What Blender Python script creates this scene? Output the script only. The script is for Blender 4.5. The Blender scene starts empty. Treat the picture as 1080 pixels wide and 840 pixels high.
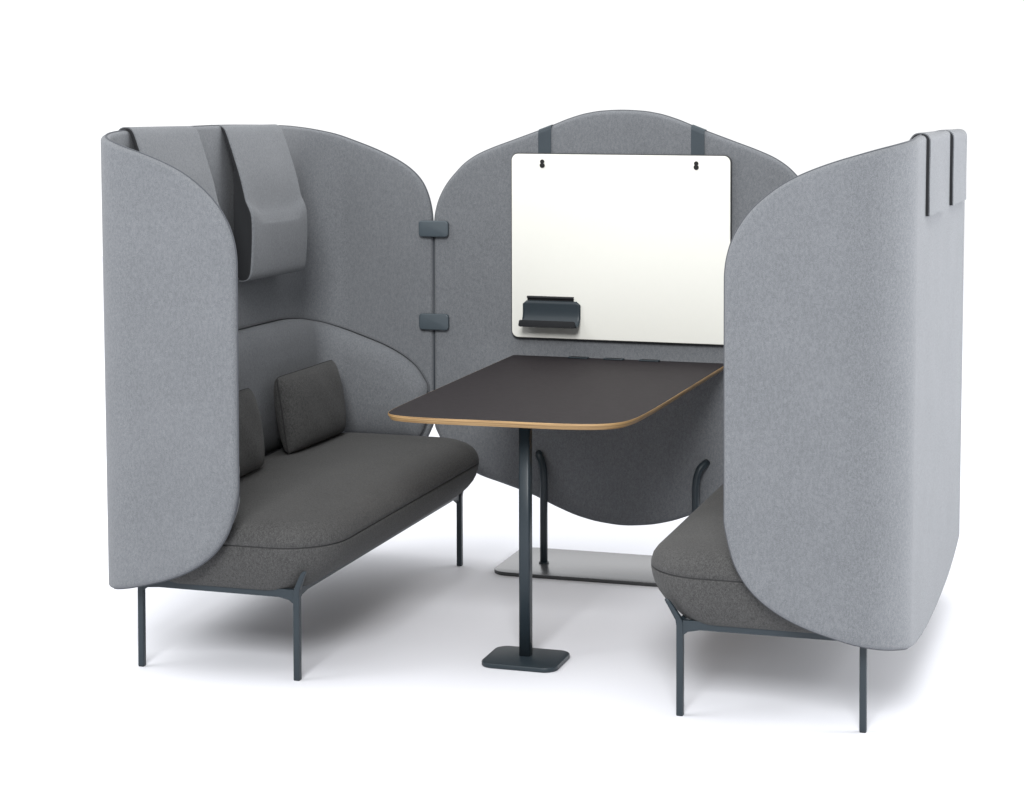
import bpy, bmesh, math, random
import numpy as np
from mathutils import Vector, Matrix
C = bpy.context.scene.collection
PI = math.pi

# ------------------------------------------------------------------ materials
def srgb(r, g, b):
    f = lambda c: (c/255/12.92) if c/255 <= .04045 else ((c/255+.055)/1.055)**2.4
    return (f(r), f(g), f(b), 1)

def new_mat(name):
    m = bpy.data.materials.new(name); m.use_nodes = True
    nt = m.node_tree
    return m, nt, nt.nodes['Principled BSDF']

def fabric(name, dark, light, mid=None, scale=330.0, rough=.92, bump=.25, sheen=.25):
    """melange wool: fine fleck noise in two scales, woven bump"""
    m, nt, b = new_mat(name)
    N, L = nt.nodes, nt.links
    tc = N.new('ShaderNodeTexCoord')
    mp = N.new('ShaderNodeMapping'); mp.inputs['Scale'].default_value = (1, 1, .55)
    L.new(tc.outputs['Object'], mp.inputs[0])
    n1 = N.new('ShaderNodeTexNoise'); n1.inputs['Scale'].default_value = scale
    n1.inputs['Detail'].default_value = 3; n1.inputs['Roughness'].default_value = .65
    L.new(mp.outputs[0], n1.inputs['Vector'])
    n2 = N.new('ShaderNodeTexNoise'); n2.inputs['Scale'].default_value = scale*.33
    n2.inputs['Detail'].default_value = 2
    L.new(mp.outputs[0], n2.inputs['Vector'])
    n3 = N.new('ShaderNodeTexNoise'); n3.inputs['Scale'].default_value = 5
    n3.inputs['Detail'].default_value = 3
    L.new(tc.outputs['Object'], n3.inputs['Vector'])
    def mix(a, bb, f):
        x = N.new('ShaderNodeMath'); x.operation = 'MULTIPLY_ADD'
        L.new(bb, x.inputs[0]); x.inputs[1].default_value = f; L.new(a, x.inputs[2]); return x.outputs[0]
    v = mix(n1.outputs[0], n2.outputs[0], .40)
    v = mix(v, n3.outputs[0], .11)
    cr = N.new('ShaderNodeValToRGB')
    cr.color_ramp.elements[0].position = .72; cr.color_ramp.elements[0].color = dark
    cr.color_ramp.elements[1].position = 1.22; cr.color_ramp.elements[1].color = light
    # ramp input is clamped to 0..1: rescale first
    rs = N.new('ShaderNodeMapRange'); rs.inputs[1].default_value = .52; rs.inputs[2].default_value = .99
    L.new(v, rs.inputs[0])
    cr.color_ramp.elements[0].position = .15; cr.color_ramp.elements[1].position = .85
    L.new(rs.outputs[0], cr.inputs[0]); L.new(cr.outputs[0], b.inputs['Base Color'])
    b.inputs['Roughness'].default_value = rough
    b.inputs['Sheen Weight'].default_value = sheen
    b.inputs['Sheen Roughness'].default_value = .5
    b.inputs['Specular IOR Level'].default_value = .2
    bp = N.new('ShaderNodeBump'); bp.inputs['Strength'].default_value = bump; bp.inputs['Distance'].default_value = .0015
    L.new(n1.outputs[0], bp.inputs['Height']); L.new(bp.outputs[0], b.inputs['Normal'])
    return m

def paint(name, col, rough=.45, metal=0, bump=.05, spec=.5, var=.06):
    m, nt, b = new_mat(name)
    N, L = nt.nodes, nt.links
    tc = N.new('ShaderNodeTexCoord')
    n = N.new('ShaderNodeTexNoise'); n.inputs['Scale'].default_value = 60; n.inputs['Detail'].default_value = 4
    L.new(tc.outputs['Object'], n.inputs['Vector'])
    cr = N.new('ShaderNodeValToRGB')
    cr.color_ramp.elements[0].color = tuple(c*(1-var) for c in col[:3])+(1,)
    cr.color_ramp.elements[1].color = tuple(min(1, c*(1+var)) for c in col[:3])+(1,)
    L.new(n.outputs[0], cr.inputs[0]); L.new(cr.outputs[0], b.inputs['Base Color'])
    b.inputs['Roughness'].default_value = rough; b.inputs['Metallic'].default_value = metal
    b.inputs['Specular IOR Level'].default_value = spec
    n2 = N.new('ShaderNodeTexNoise'); n2.inputs['Scale'].default_value = 900
    L.new(tc.outputs['Object'], n2.inputs['Vector'])
    bp = N.new('ShaderNodeBump'); bp.inputs['Strength'].default_value = bump; bp.inputs['Distance'].default_value = .0005
    L.new(n2.outputs[0], bp.inputs['Height']); L.new(bp.outputs[0], b.inputs['Normal'])
    return m

M_GREY = fabric('grey_wool', (.107, .114, .123, 1), (.174, .182, .194, 1), scale=600, sheen=.06)
M_DARK = fabric('charcoal_wool', (.033, .033, .033, 1), (.080, .080, .079, 1), scale=640, bump=.3, sheen=.05)
M_PIPE = paint('seam_grey', (.06, .065, .075, 1), .8)
M_CREASE_SHADE = paint('crease_shade_grey', (.085, .089, .097, 1), .9)  # painted shade for the crease above the back cushion
M_PIPE_D = paint('seam_charcoal', (.018, .018, .019, 1), .8)
M_STEEL = paint('blue_grey_powder_coat', (.019, .028, .035, 1), .42, spec=.35)
M_CLIP = paint('clip_blue_grey', (.052, .068, .080, 1), .5)
M_STRAP = paint('strap_blue_grey', (.030, .042, .052, 1), .7)
M_LINING = paint('black_lining', (.006, .007, .009, 1), .8)
M_WHITE = paint('white_enamel', (.76, .76, .708, 1), .38, var=.01, bump=.0)
M_RIM = paint('board_rim', (.025, .026, .028, 1), .5)
M_BASE = paint('satin_grey_metal', (.25, .255, .265, 1), .27, metal=.85)
M_BLACK = paint('black_hole', (.004, .004, .004, 1), .8)

def laminate():
    m, nt, b = new_mat('dark_laminate'); N, L = nt.nodes, nt.links
    tc = N.new('ShaderNodeTexCoord'); mp = N.new('ShaderNodeMapping')
    mp.inputs['Scale'].default_value = (60, 500, 60)
    L.new(tc.outputs['Object'], mp.inputs[0])
    n = N.new('ShaderNodeTexNoise'); n.inputs['Scale'].default_value = 1; n.inputs['Detail'].default_value = 4
    L.new(mp.outputs[0], n.inputs['Vector'])
    cr = N.new('ShaderNodeValToRGB')
    cr.color_ramp.elements[0].position = .3; cr.color_ramp.elements[1].position = .7
    cr.color_ramp.elements[0].color = (.015, .0125, .0135, 1); cr.color_ramp.elements[1].color = (.030, .0260, .028, 1)
    L.new(n.outputs[0], cr.inputs[0]); L.new(cr.outputs[0], b.inputs['Base Color'])
    b.inputs['Roughness'].default_value = .65; b.inputs['Specular IOR Level'].default_value = .12
    bp = N.new('ShaderNodeBump'); bp.inputs['Strength'].default_value = .1; bp.inputs['Distance'].default_value = .0005
    L.new(n.outputs[0], bp.inputs['Height']); L.new(bp.outputs[0], b.inputs['Normal'])
    return m
M_LAM = laminate()

def oak():
    m, nt, b = new_mat('oak_ply_edge'); N, L = nt.nodes, nt.links
    tc = N.new('ShaderNodeTexCoord'); mp = N.new('ShaderNodeMapping')
    mp.inputs['Scale'].default_value = (6, 6, 330)
    L.new(tc.outputs['Object'], mp.inputs[0])
    n = N.new('ShaderNodeTexNoise'); n.inputs['Scale'].default_value = 1; n.inputs['Detail'].default_value = 5
    L.new(mp.outputs[0], n.inputs['Vector'])
    cr = N.new('ShaderNodeValToRGB')
    cr.color_ramp.elements[0].position = .3; cr.color_ramp.elements[1].position = .7
    cr.color_ramp.elements[0].color = (.20, .115, .045, 1); cr.color_ramp.elements[1].color = (.42, .27, .12, 1)
    L.new(n.outputs[0], cr.inputs[0]); L.new(cr.outputs[0], b.inputs['Base Color'])
    b.inputs['Roughness'].default_value = .5
    return m
M_OAK = oak()

# ------------------------------------------------------------------ helpers
def link(name, me, mat, parent=None, smooth=True):
    o = bpy.data.objects.new(name, me); C.objects.link(o)
    if mat: me.materials.append(mat)
    if smooth:
        for p in me.polygons: p.use_smooth = True
    if parent:
        o.parent = parent
        o.matrix_parent_inverse = Matrix.Identity(4)
        me.transform(Matrix.Translation(-world_loc(parent)))
    return o

def world_loc(o):
    v = Vector((0, 0, 0))
    while o: v += o.location; o = o.parent
    return v

def thing(name, label, cat, loc=(0, 0, 0), group=None):
    o = bpy.data.objects.new(name, None); C.objects.link(o)
    o.location = loc; o['label'] = label; o['category'] = cat
    o.empty_display_size = .1
    if group: o['group'] = group
    return o

def tag(o, label, cat, group=None):
    o['label'] = label; o['category'] = cat
    if group: o['group'] = group
    return o

def from_data(vs, fs):
    me = bpy.data.meshes.new('mesh'); me.from_pydata([tuple(v) for v in vs], [], fs)
    me.validate(); me.update()
    bm = bmesh.new(); bm.from_mesh(me)
    bmesh.ops.remove_doubles(bm, verts=bm.verts, dist=1e-6)
    bmesh.ops.recalc_face_normals(bm, faces=bm.faces)
    bm.to_mesh(me); bm.free()
    return me

def sharp(o, ang=40):
    me = o.data
    bm = bmesh.new(); bm.from_mesh(me)
    for e in bm.edges:
        if len(e.link_faces) == 2 and e.calc_face_angle(0) > math.radians(ang): e.smooth = False
    bm.to_mesh(me); bm.free()

def pchip(pts):
    """monotone cubic through (s, z) using u = sqrt(s), so a curve may leave s = 0 vertically"""
    u = np.sqrt(np.array([p[0] for p in pts], float)); z = np.array([p[1] for p in pts], float)
    h = np.diff(u); d = np.diff(z)/h
    m = np.zeros(len(u)); m[0] = d[0]; m[-1] = 0
    for i in range(1, len(u)-1):
        if d[i-1]*d[i] <= 0: m[i] = 0
        else:
            w1, w2 = 2*h[i]+h[i-1], h[i]+2*h[i-1]; m[i] = (w1+w2)/(w1/d[i-1]+w2/d[i])
    def f(s):
        x = math.sqrt(max(s, 0)); i = int(min(max(np.searchsorted(u, x)-1, 0), len(h)-1))
        t = (x-u[i])/h[i]; t = min(max(t, 0), 1)
        return float((2*t**3-3*t**2+1)*z[i]+(t**3-2*t**2+t)*h[i]*m[i]+(-2*t**3+3*t**2)*z[i+1]+(t**3-t**2)*h[i]*m[i+1])
    return f

def sym(f, S):
    return lambda s: f(min(s, S-s))

EDGE = [0, .0004, .0012, .0025, .0045, .007, .010, .0145, .020]
def pad(path, S, zt, zb, T, r=.02, ds=.012, dz=.025, bulge=None):
    """upholstered slab: follows path(s) in plan between zb(s) and zt(s), thickness T, edge rounded over r"""
    ed = [e*r/.02 for e in EDGE]
    n = max(2, int((S-2*ed[-1])/ds))
    ss = ed[:-1]+[ed[-1]+(S-2*ed[-1])*i/n for i in range(n+1)]+[S-e for e in reversed(ed[:-1])]
    # outline for distances
    out = []
    fine = [0]+[S*(.5-.5*math.cos(PI*i/900)) for i in range(1, 900)]+[S]
    for s in fine: out.append((s, zt(s)))
    for s in reversed(fine): out.append((s, zb(s)))
    A = np.array(out); B = np.roll(A, -1, 0); D = B-A; LL = (D**2).sum(1)+1e-18
    nz = 44
    cols = []
    for s in ss:
        a, b = zb(s), zt(s)
        m = [ed[-1]+((b-a)-2*ed[-1])*i/nz for i in range(nz+1)]
        cols.append([a+e for e in ed[:-1]]+[a+q for q in m]+[b-e for e in reversed(ed[:-1])])
    R = len(cols[0]); K = len(ss)
    P = np.array([(ss[i], cols[i][j]) for i in range(K) for j in range(R)])
    dist = np.empty(len(P))
    for k in range(0, len(P), 400):
        q = P[k:k+400, None, :]
        t = np.clip(((q-A)*D).sum(2)/LL, 0, 1)
        dist[k:k+400] = np.sqrt((((A+D*t[..., None])-q)**2).sum(2).min(1))
    vs = [None]*(2*K*R); fs = []
    for i in range(K):
        x, y, nx, ny = path(ss[i])
        for j in range(R):
            d = dist[i*R+j]
            if i in (0, K-1) or j in (0, R-1): d = 0
            q = min(d/r, 1); h = T/2*math.sqrt(max(0, 1-(1-q)**2))
            z = cols[i][j]
            hb = h
            if bulge: h = h+bulge(ss[i], z)*min(1, d/.12)
            vs[i*R+j] = (x+nx*h, y+ny*h, z)
            vs[K*R+i*R+j] = (x-nx*hb, y-ny*hb, z)
    for i in range(K-1):
        for j in range(R-1):
            a = i*R+j
            fs.append((a, a+R, a+R+1, a+1))
            c = K*R+a
            fs.append((c, c+1, c+R+1, c+R))
    return from_data(vs, fs)

def tube(pts, r, seg=10, closed=False, flat=(1, 1)):
    pts = [Vector(p) for p in pts]; n = len(pts); vs = []; fs = []
    prev = None
    for i, p in enumerate(pts):
        if closed: t = (pts[(i+1) % n]-pts[i-1]).normalized()
        else: t = (pts[min(i+1, n-1)]-pts[max(i-1, 0)]).normalized()
        if prev is None:
            a = Vector((0, 0, 1)) if abs(t.z) < .9 else Vector((0, 1, 0))
            u = (a-t*a.dot(t)).normalized()
        else: u = (prev-t*prev.dot(t)).normalized()
        prev = u; w = t.cross(u)
        for k in range(seg):
            q = 2*PI*k/seg
            vs.append(p+u*math.cos(q)*r*flat[0]+w*math.sin(q)*r*flat[1])
    m = n if closed else n-1
    for i in range(m):
        for k in range(seg):
            a, b = i*seg+k, i*seg+(k+1) % seg
            c, d = ((i+1) % n)*seg+k, ((i+1) % n)*seg+(k+1) % seg
            fs.append((a, b, d, c))
    if not closed:
        fs.append(tuple(range(seg))); fs.append(tuple((n-1)*seg+k for k in range(seg)))
    return from_data(vs, fs)

def outline_tube(path, S, zt, zb, r=.0022, off=0.0):
    fine = [S*(.5-.5*math.cos(PI*i/260)) for i in range(261)]
    pts = []
    for s in fine:
        x, y, nx, ny = path(s); pts.append((x+nx*off, y+ny*off, zt(s)))
    z1, z0 = zt(S), zb(S)
    for k in range(1, 20):
        x, y, nx, ny = path(S); pts.append((x+nx*off, y+ny*off, z1+(z0-z1)*k/20))
    for s in reversed(fine):
        x, y, nx, ny = path(s); pts.append((x+nx*off, y+ny*off, zb(s)))
    z1, z0 = zb(0), zt(0)
    for k in range(1, 20):
        x, y, nx, ny = path(0); pts.append((x+nx*off, y+ny*off, z1+(z0-z1)*k/20))
    q = [pts[0]]
    for p in pts[1:]:
        if (Vector(p)-Vector(q[-1])).length > .0015: q.append(p)
    return tube(q, r, 8, closed=True)

def rrect(cx, cy, hx, hy, R, n=8):
    pts = []
    for (sx, sy, a0) in ((1, 1, 0), (-1, 1, 90), (-1, -1, 180), (1, -1, 270)):
        for k in range(n+1):
            a = math.radians(a0+90*k/n)
            pts.append((cx+sx*(hx-R)+R*math.cos(a), cy+sy*(hy-R)+R*math.sin(a)))
    return pts

def prism(poly, z0, z1, bev=.0, axis='z', seg=3):
    """poly extruded with rounded rims; axis z: (x,y); axis y: poly=(x,z) extruded along y"""
    def inset(p, d):
        n = len(p); out = []
        for i in range(n):
            a = Vector(p[i-1]); b = Vector(p[i]); c = Vector(p[(i+1) % n])
            t = ((b-a).normalized()+(c-b).normalized())
            t = t.normalized() if t.length > 1e-9 else (c-b).normalized()
            out.append((b.x-t.y*d, b.y+t.x*d))
        return out
    ar = sum(poly[i-1][0]*poly[i][1]-poly[i][0]*poly[i-1][1] for i in range(len(poly)))
    if ar < 0: poly = poly[::-1]
    rings = []
    if bev > 0:
        for k in range(seg+1):
            a = PI/2*k/seg; rings.append((bev*(1-math.sin(a)), z0+bev*(1-math.cos(a))))
        for k in range(seg+1):
            a = PI/2*(1-k/seg); rings.append((bev*(1-math.sin(a)), z1-bev*(1-math.cos(a))))
    else: rings = [(0, z0), (0, z1)]
    vs = []; fs = []; n = len(poly)
    for d, z in rings:
        for (x, y) in (inset(poly, d) if d > 0 else poly):
            vs.append((x, y, z) if axis == 'z' else ((x, z, y) if axis == 'y' else (z, x, y)))
    for i in range(len(rings)-1):
        for k in range(n):
            fs.append((i*n+k, i*n+(k+1) % n, (i+1)*n+(k+1) % n, (i+1)*n+k))
    fs.append(tuple(range(n))); fs.append(tuple((len(rings)-1)*n+k for k in range(n)))
    return from_data(vs, fs)

def join_mesh(mes):
    bm = bmesh.new()
    for m in mes: bm.from_mesh(m)
    me = bpy.data.meshes.new('mesh'); bm.to_mesh(me); bm.free()
    return me

# ------------------------------------------------------------------ the high-back sofas
T = .028
WC, RC = 1.171, .150            # centre line of the shell: half width of the booth, corner radius
YN, YF = -.086, 1.499          # centre line of near and far wing
XF = .7035                        # front edge of the wings
def u_path(sx, off=0.0, x0=XF):
    """U-shaped plan path, near wing -> back -> far wing; normal points to the inside; off moves inward"""
    W = WC-off; R = RC-off; yn = YN+off; yf = YF-off
    a = (W-R)-x0; arc = PI/2*R; b = (yf-R)-(yn+R)
    S = 2*a+2*arc+b
    def f(s):
        if s <= a: x, y, nx, ny = x0+s, yn, 0, 1
        elif s <= a+arc:
            q = (s-a)/R; x, y = W-R+R*math.sin(q), yn+R-R*math.cos(q); nx, ny = -math.sin(q), math.cos(q)
        elif s <= a+arc+b: x, y, nx, ny = W, yn+R+(s-a-arc), -1, 0
        elif s <= a+2*arc+b:
            q = (s-a-arc-b)/R; x, y = W-R+R*math.cos(q), yf-R+R*math.sin(q); nx, ny = -math.cos(q), -math.sin(q)
        else: x, y, nx, ny = x0+(S-s), yf, 0, -1
        return sx*x, y, sx*nx, ny
    return f, S

SH_TOP = [(0, 1.195), (.005, 1.250), (.018, 1.297), (.038, 1.337), (.06, 1.369), (.10, 1.410), (.17, 1.460), (.242, 1.493), (.33, 1.523),
          (.42, 1.547), (.5, 1.560), (.6, 1.568), (.75, 1.571), (.95, 1.5695), (1.26, 1.568)]
SH_TOP_FAR = [(0, 1.192), (.005, 1.252), (.018, 1.303), (.04, 1.348), (.09, 1.398), (.2, 1.456), (.30, 1.493), (.385, 1.520), (.5, 1.541), (.58, 1.548), (.70, 1.554), (.9, 1.561), (1.26, 1.568)]
SH_BOT = [(0, .565), (.005, .527), (.029, .442), (.075, .374), (.15, .319), (.222, .288), (.325, .260), (.42, .239), (.50, .225),
          (.6, .204), (.75, .182), (.95, .166), (1.26, .160)]
SH_BOT_FAR = [(0, .492), (.010, .458), (.03, .420), (.08, .362)]+SH_BOT[4:]   # the far wing hangs a little lower at its front corner
LB_TOP = [(0, .612), (.012, .642), (.05, .692), (.10, .728), (.175, .764), (.25, .790), (.32, .813), (.42, .845), (.55, .868), (.7, .880), (1.26, .886)]
def shell_profiles(S):
    t, tf, b, c = pchip(SH_TOP), pchip(SH_TOP_FAR), pchip(SH_BOT), pchip(SH_BOT_FAR)
    zt = lambda s: t(s) if s < S/2 else tf(S-s)
    zb = lambda s: b(s) if s < S/2 else c(S-s)
    return zt, zb
def taper(me):
    """the shell stands slightly wider at the top"""
    for v in me.vertices:
        sg = 1 if v.co.x > 0 else -1
        v.co.x = sg*(XF+(abs(v.co.x)-XF)*(1+.020*(v.co.z-.9)))
    return me

def seat_mesh(sx, grow=0.0, only=None):
    """cushion: rounded rectangle in plan, belly that narrows downwards, softly crowned top"""
    x_in, x_out, y0, y1 = .456, 1.130, -.046, 1.420
    cx, cy, hx, hy = (x_in+x_out)/2, (y0+y1)/2, (x_out-x_in)/2, (y1-y0)/2
    prof = [(.190, .255), (.112, .2555), (.100, .258), (.084, .267), (.062, .283), (.040, .303), (.022, .324), (.010, .345), (.003, .367), (.0003, .381),
            (0, .385), (.0035, .3865), (.0035, .3885), (0, .390), (.0008, .402), (.006, .418), (.016, .432), (.032, .444), (.056, .453), (.09, .458), (.13, .4605), (.19, .462)]
    vs = []; fs = []; n = 0; N = 14
    rows = []
    for (d, z) in prof:
        R = max(.17-d*.6, .03)
        # front belly keeps more volume than the ends
        p = rrect(cx, cy, hx-d, hy-d*(.75 if z > .386 else .32), R, N)
        # subdivide long sides
        q = []
        for i in range(len(p)):
            a = p[i]; b = p[(i+1) % len(p)]; L = math.hypot(b[0]-a[0], b[1]-a[1])
            k = max(1, 24 if L > .8 else (10 if L > .1 else 1))
            if (i+1) % (N+1) == 0: k = 24 if (i+1)//(N+1) % 2 == 0 else 10
            for j in range(k): q.append((a[0]+(b[0]-a[0])*j/k, a[1]+(b[1]-a[1])*j/k))
        rows.append([(sx*x, y, z) for x, y in q])
    n = len(rows[0])
    for r in rows: assert len(r) == n
    for r in rows: vs += r
    for i in range(len(rows)-1):
        for k in range(n):
            fs.append((i*n+k, i*n+(k+1) % n, (i+1)*n+(k+1) % n, (i+1)*n+k))
    fs.append(tuple(range(n)))
    # crowned top
    last = len(rows)-1
    for f, z in ((.6, .464), (.25, .465)):
        base = len(vs)
        for k in range(n):
            x, y, _ = rows[-1][k]
            yy = cy+(y-cy)*(1-(1-f)*.35)
            vs.append((sx*cx+(x-sx*cx)*f, yy, z))
        for k in range(n):
            fs.append((last*n+k, last*n+(k+1) % n, base+(k+1) % n, base+k))
        last = base//n
    fs.append(tuple(last*n+k for k in range(n)))
    seam = [(x, y, z) for (x, y, z) in rows[11]]
    return from_data(vs, fs), seam

def leg_mesh(x, y, sx, sy, inner):
    """square-section steel leg, foot at (x,y), with a prong that leans against the cushion"""
    h = .0095
    def sec(cx, cy, z, a=h, b=h): return [(cx-a, cy-b, z), (cx+a, cy-b, z), (cx+a, cy+b, z), (cx-a, cy+b, z)]
    if inner:   # sx: direction of the seat front, prong leans outwards (towards the front) and along y
        rows = [sec(x, y, 0), sec(x, y, .245), sec(x+sx*.002, y-sy*.002, .262), sec(x+sx*.022, y-sy*.016, .302, .008, .006), sec(x+sx*.030, y-sy*.020, .316, .007, .005),
                sec(x+sx*.034, y-sy*.021, .322, .005, .003)]
    else:
        rows = [sec(x, y, 0), sec(x, y, .262)]
    vs = [v for r in rows for v in r]; fs = [(0, 1, 2, 3)]
    for i in range(len(rows)-1):
        for k in range(4): fs.append((i*4+k, i*4+(k+1) % 4, (i+1)*4+(k+1) % 4, (i+1)*4+k))
    e = (len(rows)-1)*4; fs.append((e, e+1, e+2, e+3))
    return from_data(vs, fs)

def bev(o, w, seg=3, ang=30):
    m = o.modifiers.new('bevel', 'BEVEL'); m.width = w; m.segments = seg; m.limit_method = 'ANGLE'; m.angle_limit = math.radians(ang)
    m.harden_normals = False
    return o

LX_IN, LX_OUT, LY0, LY1 = .5635, 1.0598, 0.0, 1.379
def sofa(sx, label):
    root = thing('high_back_sofa', label, 'sofa', (sx*.81, .70, 0), 'high backed booth sofas')
    f, S = u_path(sx)
    zt, zb = shell_profiles(S)
    sh = link('shell', taper(pad(f, S, zt, zb, T, .013)), M_GREY, root)
    link('piping', taper(outline_tube(f, S, zt, zb, .0030, .001)), M_PIPE, sh)
    f2, S2 = u_path(sx, .030, XF+.012)
    t2_ = sym(pchip(LB_TOP), S2); t2 = lambda s: t2_(s)-.004*s/S2; b2 = sym(lambda s: max(.432, pchip(SH_BOT)(s+.012)+.02), S2)
    link('back_cushion', pad(f2, S2, t2, b2, .080, .085, dz=.02, bulge=lambda s, z: .010*min(1, max(0, (.92-z)/.3))), M_GREY, root)
    bc = root.children[-1]
    link('crease_shade_roll', outline_tube(f2, S2, lambda s: t2(s)+.003, b2, .0034, -.012), M_CREASE_SHADE, bc)  # thin dark roll added to deepen the crease shade
    me, seam = seat_mesh(sx)
    st = link('seat', me, M_DARK, root)
    link('piping', tube(seam, .0020, 8, closed=True), M_PIPE_D, st)
    # frame: two cross rails with gussets at the legs, two long rails
    parts = []
    for y in (LY0, LY1):
        a, b = LX_IN, LX_OUT
        poly = [(a+.008, .220), (a+.022, .231), (a+.055, .238), (b-.06, .239), (b-.022, .236), (b-.008, .226), (b-.008, .262), (a+.008, .262)]
        poly = [(sx*x, z) for x, z in poly]
        parts.append(prism(poly, y-.007, y+.007, .001, 'y', 2))
    for x in (LX_IN+.004, LX_OUT):
        poly = [(LY0+.008, .226), (LY0+.03, .240), (LY0+.07, .246), (LY1-.07, .246), (LY1-.03, .240), (LY1-.008, .226), (LY1-.008, .2635), (LY0+.008, .2635)]
        parts.append(prism(poly, sx*x-.007, sx*x+.007, .001, 'x', 2))
    fr = link('frame', join_mesh(parts), M_STEEL, root, smooth=False)
    for x, inner in ((LX_IN, True), (LX_OUT, False)):
        for y, sy in ((LY0, 1), (LY1, -1)):
            lg = link('leg', leg_mesh(sx*x, y, -sx, sy, inner), M_STEEL, root, smooth=False)
            bev(lg, .0045, 3, 40)
            # small plastic glide under each leg
            link('glide', prism(rrect(sx*x, y, .0085, .0085, .003, 3), -.0005, .004), M_BLACK, lg)
    return root

sofa(-1, 'grey high backed sofa left of the table, showing its charcoal seat and cushions')
sofa(1, 'grey high backed sofa right of the table, its outer side hiding most of the seat')

# ------------------------------------------------------------------ headrests hung over the shells
def strip_section(line, t0, t1):
    """closed (x,z) section between the polyline offset by t0 and by t1 along its left normal"""
    n = len(line); P = [Vector(p) for p in line]; a = []; b = []
    for i in range(n):
        t = (P[min(i+1, n-1)]-P[max(i-1, 0)]).normalized(); nn = Vector((-t.y, t.x))
        a.append(P[i]+nn*t0); b.append(P[i]+nn*t1)
    return [(p.x, p.y) for p in a]+[(p.x, p.y) for p in reversed(b)]

def chaikin(pts, it=2):
    for _ in range(it):
        q = [pts[0]]
        for a, b in zip(pts[:-1], pts[1:]):
            q.append((a[0]*.75+b[0]*.25, a[1]*.75+b[1]*.25)); q.append((a[0]*.25+b[0]*.75, a[1]*.25+b[1]*.75))
        q.append(pts[-1]); pts = q
    return pts

def loft_y(sections):
    """list of (y, [(x,z)...]) rings with equal counts"""
    vs = []; fs = []; n = len(sections[0][1])
    for y, sec in sections: vs += [(x, y, z) for x, z in sec]
    for i in range(len(sections)-1):
        for k in range(n): fs.append((i*n+k, i*n+(k+1) % n, (i+1)*n+(k+1) % n, (i+1)*n+k))
    fs.append(tuple(range(n))); fs.append(tuple((len(sections)-1)*n+k for k in range(n)))
    return from_data(vs, fs)

def headrest(sx, y0, y1, label):
    root = thing('headrest', label, 'headrest', (sx*WC, (y0+y1)/2, 1.60), 'padded headrests hung over the sofa backs')
    xo, xi = WC+T/2+.0015, WC-T/2-.0015
    sg = 1 if sx < 0 else -1
    outer = [(xo+.004, 1.350), (xo+.004, 1.45), (xo+.006, 1.548), (xo+.005, 1.560), (xo-.003, 1.5655), (xi+.012, 1.5655), (xi+.004, 1.560)]
    N = 36
    def line(dd, q):
        """cloth line at one station across the width; dd = distance to the nearer side edge, q = 0..1 across"""
        f = min(1, dd/.11); f = f*f*(3-2*f)          # 0 at the sides, 1 in the middle
        k = min(1, dd/.008); k = 1-math.sqrt(max(0, 1-(1-k)**2))
        a = .030*f                                    # the swell starts lower in the middle, higher at the sides
        inner = [(xi-.006, 1.545), (xi-.030, 1.475), (xi-.053, 1.405), (xi-.066, 1.352-a), (xi-.073, 1.322-a), (xi-.085, 1.300-a), (xi-.092, 1.280-a), (xi-.094, 1.25), (xi-.094, 1.20), (xi-.092, 1.15),
                 (xi-.088, 1.098), (xi-.083, 1.081), (xi-.074, 1.074), (xi-.056, 1.075)]
        p = outer+[(x+k*.004, z) for x, z in inner]
        return [(sx*x, z+.004) for x, z in chaikin(p, 2)]
    lin, cov = [], []
    for i in range(N+1):
        y = y0+(y1-y0)*(.5-.5*math.cos(PI*i/N)); dd = min(y-y0, y1-y)
        cov.append((y, [(x, z-.019*(y-.1)) for x, z in strip_section(line(dd, i/N), .0075*sg, .0108*sg)]))
    link('strap', loft_y(cov), M_GREY, root); sharp(root.children[-1], 50)
    # black lining under the cloth; its core also paints the shade behind the pad
    tl = lambda q, y: [(x, z-.019*(y-.1)) for x, z in q]
    lin, cor = [], []
    for i in range(N+1):
        q = .5-.5*math.cos(PI*i/N); dd = min((y1-y0)*q, (y1-y0)*(1-q)); ln = line(dd, q)
        y = y0-.0008+(y1-y0+.0024)*q
        lin.append((y, tl(strip_section(ln, 0, .0077*sg), y)))
        m_ = next(k for k in range(len(ln)//2, len(ln)) if abs(ln[k][0]) < xi-.040)
        core = [p for p in ln[m_:]]
        core = core+[(sx*(xi-.044), 1.081), (sx*(xi-.037), 1.105), (sx*(xi-.034), 1.18), (sx*(xi-.034), 1.33), (sx*(xi-.034), 1.40), (sx*(xi-.038), 1.44)]
        y = y0+.0015+(y1-y0-.003)*q
        cor.append((y, tl(core, y)))
    link('lining', loft_y(lin), M_LINING, root, smooth=False)
    link('pad', loft_y(cor), M_LINING, root, smooth=False)
    return root

HR = ((.140, .550), (.750, 1.185), (.235, .645), (.865, 1.275))
headrest(-1, *HR[0], 'grey fabric headrest strap on the left sofa back, half hidden behind the near wing')
headrest(-1, *HR[1], 'grey padded headrest hanging inside the left sofa, its full pad in view')
headrest(1, *HR[2], 'grey headrest strap end over the right sofa back, the wider one nearer the front corner')
headrest(1, *HR[3], 'grey headrest strap end over the right sofa back, at the far silhouette edge')

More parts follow.
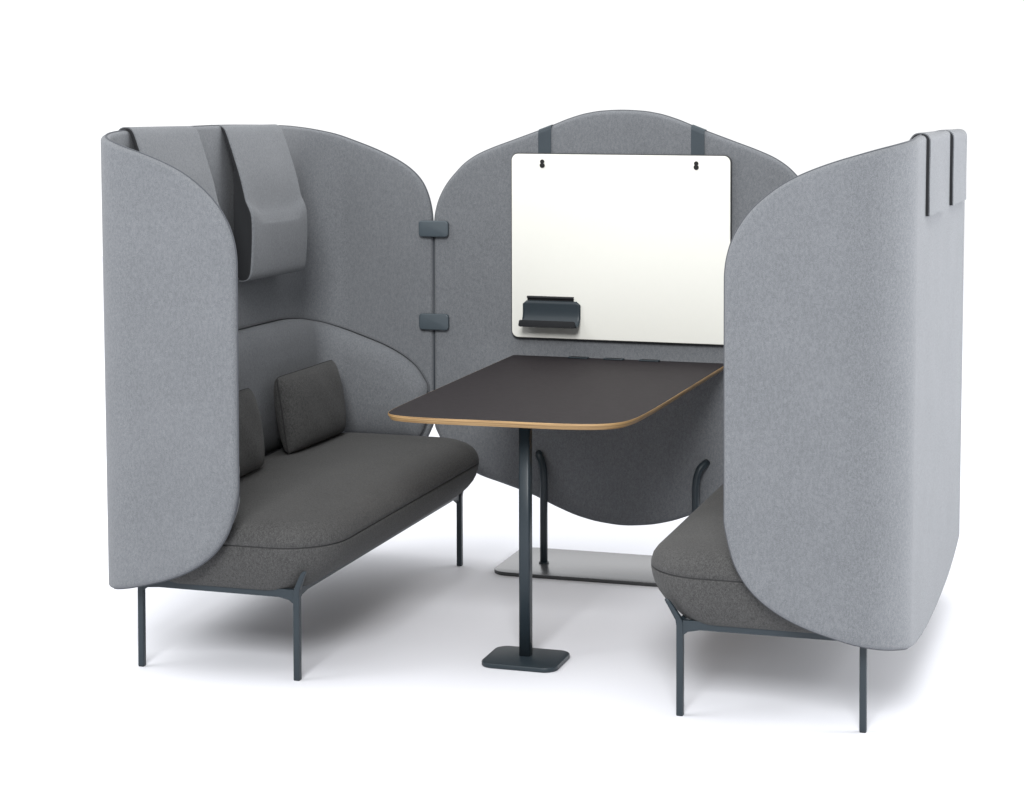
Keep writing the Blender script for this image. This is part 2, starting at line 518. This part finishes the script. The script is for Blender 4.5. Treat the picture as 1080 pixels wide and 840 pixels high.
# ------------------------------------------------------------------ loose cushions
def cushion(yc, label, rot=0):
    root_x, z0 = -1.010, .460
    w, h, t = .440, .262, .118
    N = 28; vs = []; fs = []
    def g(u): return math.copysign(abs(u)**.82, u)
    for side in (1, -1):
        for i in range(N+1):
            for j in range(N+1):
                u, v = -math.cos(PI*i/N), -math.cos(PI*j/N)
                e = (max(0, 1-abs(u)**3.2)*max(0, 1-abs(v)**3.2))**.42
                # edges pull in slightly between the corners
                cn = 1-.028*abs(u*v)**7
                yy = u*w/2*(1-.020*(1-v*v))*cn; zz = v*h/2*(1-.016*(1-u*u))*cn
                th = t/2*e*(1-.0*u)
                wr = .002*math.sin(9*u+4*v)*e
                vs.append((side*th+wr, yy, zz))
    M = (N+1)**2
    for s in (0, 1):
        for i in range(N):
            for j in range(N):
                a = s*M+i*(N+1)+j
                fs.append((a, a+1, a+N+2, a+N+1))
    me = from_data(vs, fs)
    edge = [(0, -math.cos(PI*i/N)*w/2*(1-.028*abs(math.cos(PI*i/N))**7), -h/2*(1-.016*(1-math.cos(PI*i/N)**2))*(1-.028*abs(math.cos(PI*i/N))**7)) for i in range(N+1)] + \
           [(0, w/2*(1-.020*(1-math.cos(PI*i/N)**2))*(1-.028*abs(math.cos(PI*i/N))**7), -math.cos(PI*i/N)*h/2*(1-.028*abs(math.cos(PI*i/N))**7)) for i in range(1, N+1)] + \
           [(0, math.cos(PI*i/N)*w/2*(1-.028*abs(math.cos(PI*i/N))**7), h/2*(1-.016*(1-math.cos(PI*i/N)**2))*(1-.028*abs(math.cos(PI*i/N))**7)) for i in range(1, N+1)] + \
           [(0, -w/2*(1-.020*(1-math.cos(PI*i/N)**2))*(1-.028*abs(math.cos(PI*i/N))**7), math.cos(PI*i/N)*h/2*(1-.028*abs(math.cos(PI*i/N))**7)) for i in range(1, N)]
    mt = Matrix.Translation((root_x, yc, z0+h/2+.0)) @ Matrix.Rotation(rot, 4, 'Z') @ Matrix.Rotation(math.radians(-9), 4, 'Y')
    root = thing('cushion', label, 'cushion', (root_x, yc, z0), 'loose charcoal cushions on the left seat')
    pm = tube(edge, .0022, 6, closed=True)
    me.transform(mt); pm.transform(mt)
    body = link('cover', me, M_DARK, root)
    link('piping', pm, M_PIPE_D, body)
    return root
cushion(.458, 'charcoal cushion partly hidden behind the near wing of the left sofa', .02)
cushion(1.108, 'charcoal cushion fully in view, leaning on the left sofa back below the padded headrest', -.03)

# ------------------------------------------------------------------ rear screen
root = thing('standing_screen', 'grey upholstered screen with curved top and bottom behind the table', 'screen', (0, 1.503, 0))
XS = .6990
SC_TOP = [(0, 1.19), (.006, 1.245), (.021, 1.292), (.05, 1.343), (.08, 1.379), (.12, 1.418), (.165, 1.447), (.22, 1.471), (.30, 1.500), (.43, 1.547), (.51, 1.578), (.57, 1.595), (.63, 1.604), (.6990, 1.607)]
SC_BOT = [(0, .478), (.010, .447), (.03, .412), (.08, .360), (.161, .306), (.26, .276), (.367, .243), (.46, .204), (.54, .176), (.62, .160), (.6990, .154)]
fs_ = lambda s: (-XS+s, 1.503, 0, -1)
SZT, SZB = sym(pchip(SC_TOP), 2*XS), sym(pchip(SC_BOT), 2*XS)
pn = link('panel', pad(fs_, 2*XS, SZT, SZB, .036, .015), M_GREY, root)
link('piping', outline_tube(fs_, 2*XS, SZT, SZB, .0028, 0), M_PIPE, pn)
bs = link('base_plate', prism(rrect(0, 1.472, .420, .187, .06, 10), 0, .0118, .002), M_RIM, root)
link('top_sheet', prism(rrect(0, 1.472, .4185, .1855, .0585, 10), .0116, .0130, .0005), M_BASE, bs); sharp(bs, 50); sharp(bs.children[0], 50)
for sx in (-1, 1):
    pts = [(sx*.2741, 1.4475, .012), (sx*.2741, 1.4475, .10), (sx*.2741, 1.4475, .2), (sx*.2741, 1.4475, .30)]
    for k in range(1, 9):
        a = PI/2*k/8*.9
        pts.append((sx*(.2741+.026*(1-math.cos(a))), 1.4475+.024*(1-math.cos(a)), .308+.078*math.sin(a)))
    pts.append((sx*.303, 1.489, .392))
    ps = link('post', tube(pts, .0135, 16), M_STEEL, root)
    link('weld_collar', prism([(sx*.2741+.018*math.cos(q*PI/12), 1.4475+.018*math.sin(q*PI/12)) for q in range(24)], .0125, .017, .001), M_STEEL, ps)

for sx in (-1, 1):
    link('joint_dark_strip', prism(rrect(sx*.7013, .855, .0028, .345, .002, 3), 1.497, 1.517, 0, 'y'), M_STEEL, root)  # dark strip added behind the joint so the gap reads dark

# clips between left sofa and screen
for zc, lab in ((1.1815, 'upper dark blue grey clip joining the left sofa wing to the rear screen'),
                (.848, 'lower dark blue grey clip joining the left sofa wing to the rear screen')):
    k = thing('panel_clip', lab, 'clip', (-.6925, 1.48, zc), 'clips joining sofa and screen')
    link('clip_plate', prism(rrect(-.6925, zc, .056, .0290, .012, 6), 1.468, 1.484, .004, 'y'), M_CLIP, k)
    link('clip_web', prism(rrect(-.7012, zc, .0028, .020, .0015, 2), 1.482, 1.525, 0, 'y'), M_CLIP, k)

# ------------------------------------------------------------------ whiteboard hung on the screen
root = thing('whiteboard', 'white board with rounded corners hung by two dark straps on the rear screen', 'whiteboard', (-.004, 1.475, .803))
bx, bz, bhx, bhz = -.0035, 1.1300, .3955, .3265
rim = link('rim', prism(rrect(bx, bz, bhx, bhz, .026, 8), 1.4680, 1.4800, .001, 'y'), M_RIM, root)
fc = link('writing_surface', prism(rrect(bx, bz, bhx-.0030, bhz-.0030, .023, 8), 1.4660, 1.4690, .0008, 'y'), M_WHITE, root)
for x in (-.283, .270):
    me = join_mesh([prism([(x+.0078*math.cos(a*PI/10), 1.4270+.0078*math.sin(a*PI/10)) for a in range(20)], 1.4632, 1.4665, .0008, 'y'),
                    prism([(x+.0090*math.cos(a*PI/10), 1.4140+.0090*math.sin(a*PI/10)) for a in range(20)], 1.4625, 1.4665, .0008, 'y')])
    link('hanging_peg', me, M_BLACK, root)
for xc in (-.279, .2715):
    vs = []; hw = .0235; rows = []
    for x in (xc-hw, xc+hw):
        zt = SZT(x+XS)
        prof = [(1.4815, 1.42), (1.4815, zt-.012), (1.484, zt-.002), (1.491, zt+.003), (1.515, zt+.003), (1.5225, zt-.004), (1.525, zt-.016), (1.525, zt-.16)]
        rows.append(prof)
    fs = []
    n = len(rows[0])
    for r, x in zip(rows, (xc-hw, xc+hw)):
        for (y, z) in r: vs.append((x, y, z))
    for k in range(n-1): fs.append((k, k+1, n+k+1, n+k))
    s = link('strap', from_data(vs, fs), M_STRAP, root, smooth=False)
    m = s.modifiers.new('solid', 'SOLIDIFY'); m.thickness = .0025; m.offset = 0

# pen tray on the board
root = thing('pen_tray', 'dark blue grey metal pen tray hung on the lower left of the whiteboard', 'pen tray', (-.244, 1.455, .845))
prof = [(1.4615, .938), (1.4615, .926), (1.4615, .905), (1.4605, .888), (1.4560, .874), (1.449, .863), (1.440, .856), (1.430, .8525), (1.420, .8520), (1.413, .8535), (1.409, .858), (1.4075, .866), (1.4075, .873)]
vs = []; fs = []
NX = 24
xs0, xs1 = -.354, -.143
tot = sum(math.dist(prof[k], prof[k-1]) for k in range(1, len(prof)))
for j, (y, z) in enumerate(prof):
    L = 0 if j == 0 else L+math.dist(prof[j], prof[j-1])
    d = min(L, tot-L); R = .014
    ins = R-math.sqrt(max(0, R*R-(R-min(d, R))**2))
    for i in range(NX+1): vs.append((xs0+ins+(xs1-xs0-2*ins)*i/NX, y, z))
for j in range(len(prof)-1):
    for i in range(NX): fs.append((j*(NX+1)+i, j*(NX+1)+i+1, (j+1)*(NX+1)+i+1, (j+1)*(NX+1)+i))
t = link('tray', from_data(vs, fs), M_STEEL, root)
m = t.modifiers.new('solid', 'SOLIDIFY'); m.thickness = .0035; m.offset = 0
lipf = link('lip', prism(rrect((xs0+xs1)/2, .8635, (xs1-xs0)/2-.003, .0120, .006, 5), 1.4040, 1.4055, .0004, 'y'), M_LINING, root)
hk = link('hook', prism([(1.4655, .936), (1.4655, .954), (1.457, .954), (1.455, .950), (1.457, .946), (1.4635, .946), (1.4635, .936)], -.338, -.168, .0006, 'x', 2), M_LINING, root, smooth=False)

# ------------------------------------------------------------------ table
TCX = -.008
root = thing('table', 'rectangular table with dark top and pale oak edge on one slim steel post', 'table', (TCX, .39, 0))
half = [(0, .203), (.06, .2035), (.12, .206), (.18, .211), (.24, .221), (.285, .236), (.318, .260), (.340, .293), (.352, .335), (.359, .39), (.366, .50), (.372, .72), (.377, 1.0), (.384, 1.35), (.387, 1.47), (.384, 1.477), (.37, 1.480)]
half = chaikin(half, 2)
halfl = chaikin([(0, .203), (.06, .200), (.12, .197), (.18, .194), (.24, .194), (.29, .198), (.330, .207), (.358, .222), (.374, .246), (.381, .285), (.384, .36), (.386, .50), (.388, .9), (.389, 1.35), (.389, 1.47), (.386, 1.477), (.37, 1.480)], 2)
outl = [(TCX+x, y) for x, y in half]+[(TCX-x, y) for x, y in reversed(halfl) if x > 1e-6]
ZT = .7405
def shrink(p, d):
    ar = sum(p[i-1][0]*p[i][1]-p[i][0]*p[i-1][1] for i in range(len(p)))
    sg = 1 if ar > 0 else -1
    n = len(p); out = []
    for i in range(n):
        a = Vector(p[i-1]); b = Vector(p[i]); c = Vector(p[(i+1) % n])
        t = ((b-a).normalized()+(c-b).normalized()).normalized()
        out.append((b.x-t.y*d*sg, b.y+t.x*d*sg))
    return out
def stack(levels, cap=(True, True)):
    vs = []; fs = []; n = len(outl)
    for d, z in levels: vs += [(x, y, z) for x, y in (shrink(outl, d) if d else outl)]
    for i in range(len(levels)-1):
        for k in range(n): fs.append((i*n+k, i*n+(k+1) % n, (i+1)*n+(k+1) % n, (i+1)*n+k))
    if cap[0]: fs.append(tuple(range(n)))
    if cap[1]: fs.append(tuple((len(levels)-1)*n+k for k in range(n)))
    return from_data(vs, fs)
tt = link('tabletop', stack([(.0018, ZT-.004), (.0018, ZT-.0010), (.0026, ZT-.0002)]), M_LAM, root); sharp(tt, 30)
ed = link('edging', stack([(.030, ZT-.0195), (.010, ZT-.0195), (.0085, ZT-.0188), (.0012, ZT-.0080), (0, ZT-.0065), (0, ZT-.0025), (.0006, ZT-.0010), (.0017, ZT-.0008), (.0017, ZT-.0030)]), M_OAK, tt); sharp(ed, 25)
pxx, pyy = .005, .371
link('post', prism(rrect(pxx, pyy, .0172, .0172, .0075, 5), .0145, ZT-.025), M_STEEL, root); sharp(root.children[-1], 50)
link('top_plate', prism(rrect(pxx, pyy, .09, .09, .02, 5), ZT-.0255, ZT-.0200), M_STEEL, root, smooth=False)
bp = link('base_plate', prism(rrect(pxx+.006, pyy-.018, .117, .096, .04, 9), 0, .0145, .004), M_STEEL, root); sharp(bp, 50)
for x in (-.150, -.022, .106):
    sk = link('power_socket', prism(rrect(x, 1.460, .037, .013, .007, 5), ZT+.0002, ZT+.0045, .0015), M_STEEL, root)
    link('socket_insert', prism(rrect(x, 1.4595, .026, .0065, .003, 4), ZT+.0042, ZT+.0050), M_BLACK, sk)

# ------------------------------------------------------------------ floor
m, nt, b = new_mat('white_floor'); N, L = nt.nodes, nt.links
tc = N.new('ShaderNodeTexCoord'); n = N.new('ShaderNodeTexNoise'); n.inputs['Scale'].default_value = 3; n.inputs['Detail'].default_value = 4
L.new(tc.outputs['Object'], n.inputs['Vector'])
cr = N.new('ShaderNodeValToRGB'); cr.color_ramp.elements[0].color = (.685, .695, .735, 1); cr.color_ramp.elements[1].color = (.70, .71, .75, 1)
L.new(n.outputs[0], cr.inputs[0]); L.new(cr.outputs[0], b.inputs['Base Color'])
b.inputs['Roughness'].default_value = .55; b.inputs['Specular IOR Level'].default_value = .25
fl = link('floor', from_data([(-16, -16, 0), (16, -16, 0), (16, 11.5, 0), (-16, 11.5, 0)], [(0, 1, 2, 3)]), m, smooth=False)
fl['kind'] = 'structure'; fl['label'] = 'plain white studio floor under the booth'

# ------------------------------------------------------------------ light: white studio surround and a soft box, plus added fill lamps
w = bpy.data.worlds.new('World'); bpy.context.scene.world = w; w.use_nodes = True
nt = w.node_tree; N, L = nt.nodes, nt.links; bg = N['Background']
bg.inputs[0].default_value = (.99, .993, 1, 1)
tc = N.new('ShaderNodeTexCoord')
def lobe(axis, lo, hi, v0, v1):
    """smooth ramp of brightness along a direction of the studio surround"""
    d = N.new('ShaderNodeVectorMath'); d.operation = 'DOT_PRODUCT'
    L.new(tc.outputs['Generated'], d.inputs[0]); d.inputs[1].default_value = Vector(axis).normalized()
    mr = N.new('ShaderNodeMapRange'); mr.interpolation_type = 'SMOOTHSTEP'
    mr.inputs[1].default_value = lo; mr.inputs[2].default_value = hi; mr.inputs[3].default_value = v0; mr.inputs[4].default_value = v1
    L.new(d.outputs['Value'], mr.inputs[0]); return mr.outputs[0]
def add(a, b):
    m_ = N.new('ShaderNodeMath'); m_.operation = 'ADD'; L.new(a, m_.inputs[0]); L.new(b, m_.inputs[1]); return m_.outputs[0]
v = add(add(lobe((0, 0, 1), .16, .36, 1.07, .80), lobe((0, 0, 1), .76, .97, 0, 1.6)), lobe((.1, -1, .15), -.1, .8, 0, -.60))
v = add(v, lobe((1, 1, .12), .72, .97, 0, 3.2))
v = add(v, lobe((-1, .2, .25), .5, .95, 0, .9))
L.new(v, bg.inputs[1])

def area(name, loc, target, size, power, col=(1, 1, 1), sy=None):
    l = bpy.data.lights.new(name, 'AREA'); l.shape = 'RECTANGLE'; l.size = size; l.size_y = sy or size
    l.energy = power; l.color = col
    o = bpy.data.objects.new(name, l); C.objects.link(o); o.location = loc
    d = Vector(target)-Vector(loc); o.rotation_euler = d.to_track_quat('-Z', 'Y').to_euler()
    return o
area('side_fill', (4.6, 1.2, 1.5), (1.18, .8, .95), 1.8, 140)  # unseen lamp added to brighten the right sofa's outer back
area('front_fill', (2.4, -11.8, 9.6), (-.1, 1.1, .8), 5.5, 2550)  # unseen fill lamp added to lift the sofa interior and screen
area('left_softbox', (-8.5, -3.0, 9.0), (-.2, .8, 0), 7.0, 700)

# ------------------------------------------------------------------ camera
cam = bpy.data.cameras.new('camera'); co = bpy.data.objects.new('camera', cam); C.objects.link(co)
yaw, pit, roll, F = .2842, .0380, -.0012, 2111.1
c, s = math.cos(yaw), math.sin(yaw)
fw = Vector((-s*math.cos(pit), c*math.cos(pit), -math.sin(pit))); r = Vector((c, s, 0)); u = r.cross(fw)
r2 = r*math.cos(roll)+u*math.sin(roll); u2 = u*math.cos(roll)-r*math.sin(roll)
mw = Matrix((r2, u2, -fw)).transposed().to_4x4(); mw.translation = Vector((1.8072, -5.2271, 1.7516))
co.matrix_world = mw
cam.sensor_width = 36; cam.sensor_fit = 'HORIZONTAL'; cam.lens = F/1080*36
cam.shift_x = -70.92/1080; cam.shift_y = -266.82/1080
cam.clip_start = .1; cam.clip_end = 400
sc = bpy.context.scene; sc.camera = co
sc.view_settings.view_transform = 'Standard'; sc.view_settings.look = 'None'; sc.view_settings.exposure = 0; sc.view_settings.gamma = 1
sc.cycles.max_bounces = 8; sc.cycles.diffuse_bounces = 5
sc.cycles.use_denoising = True
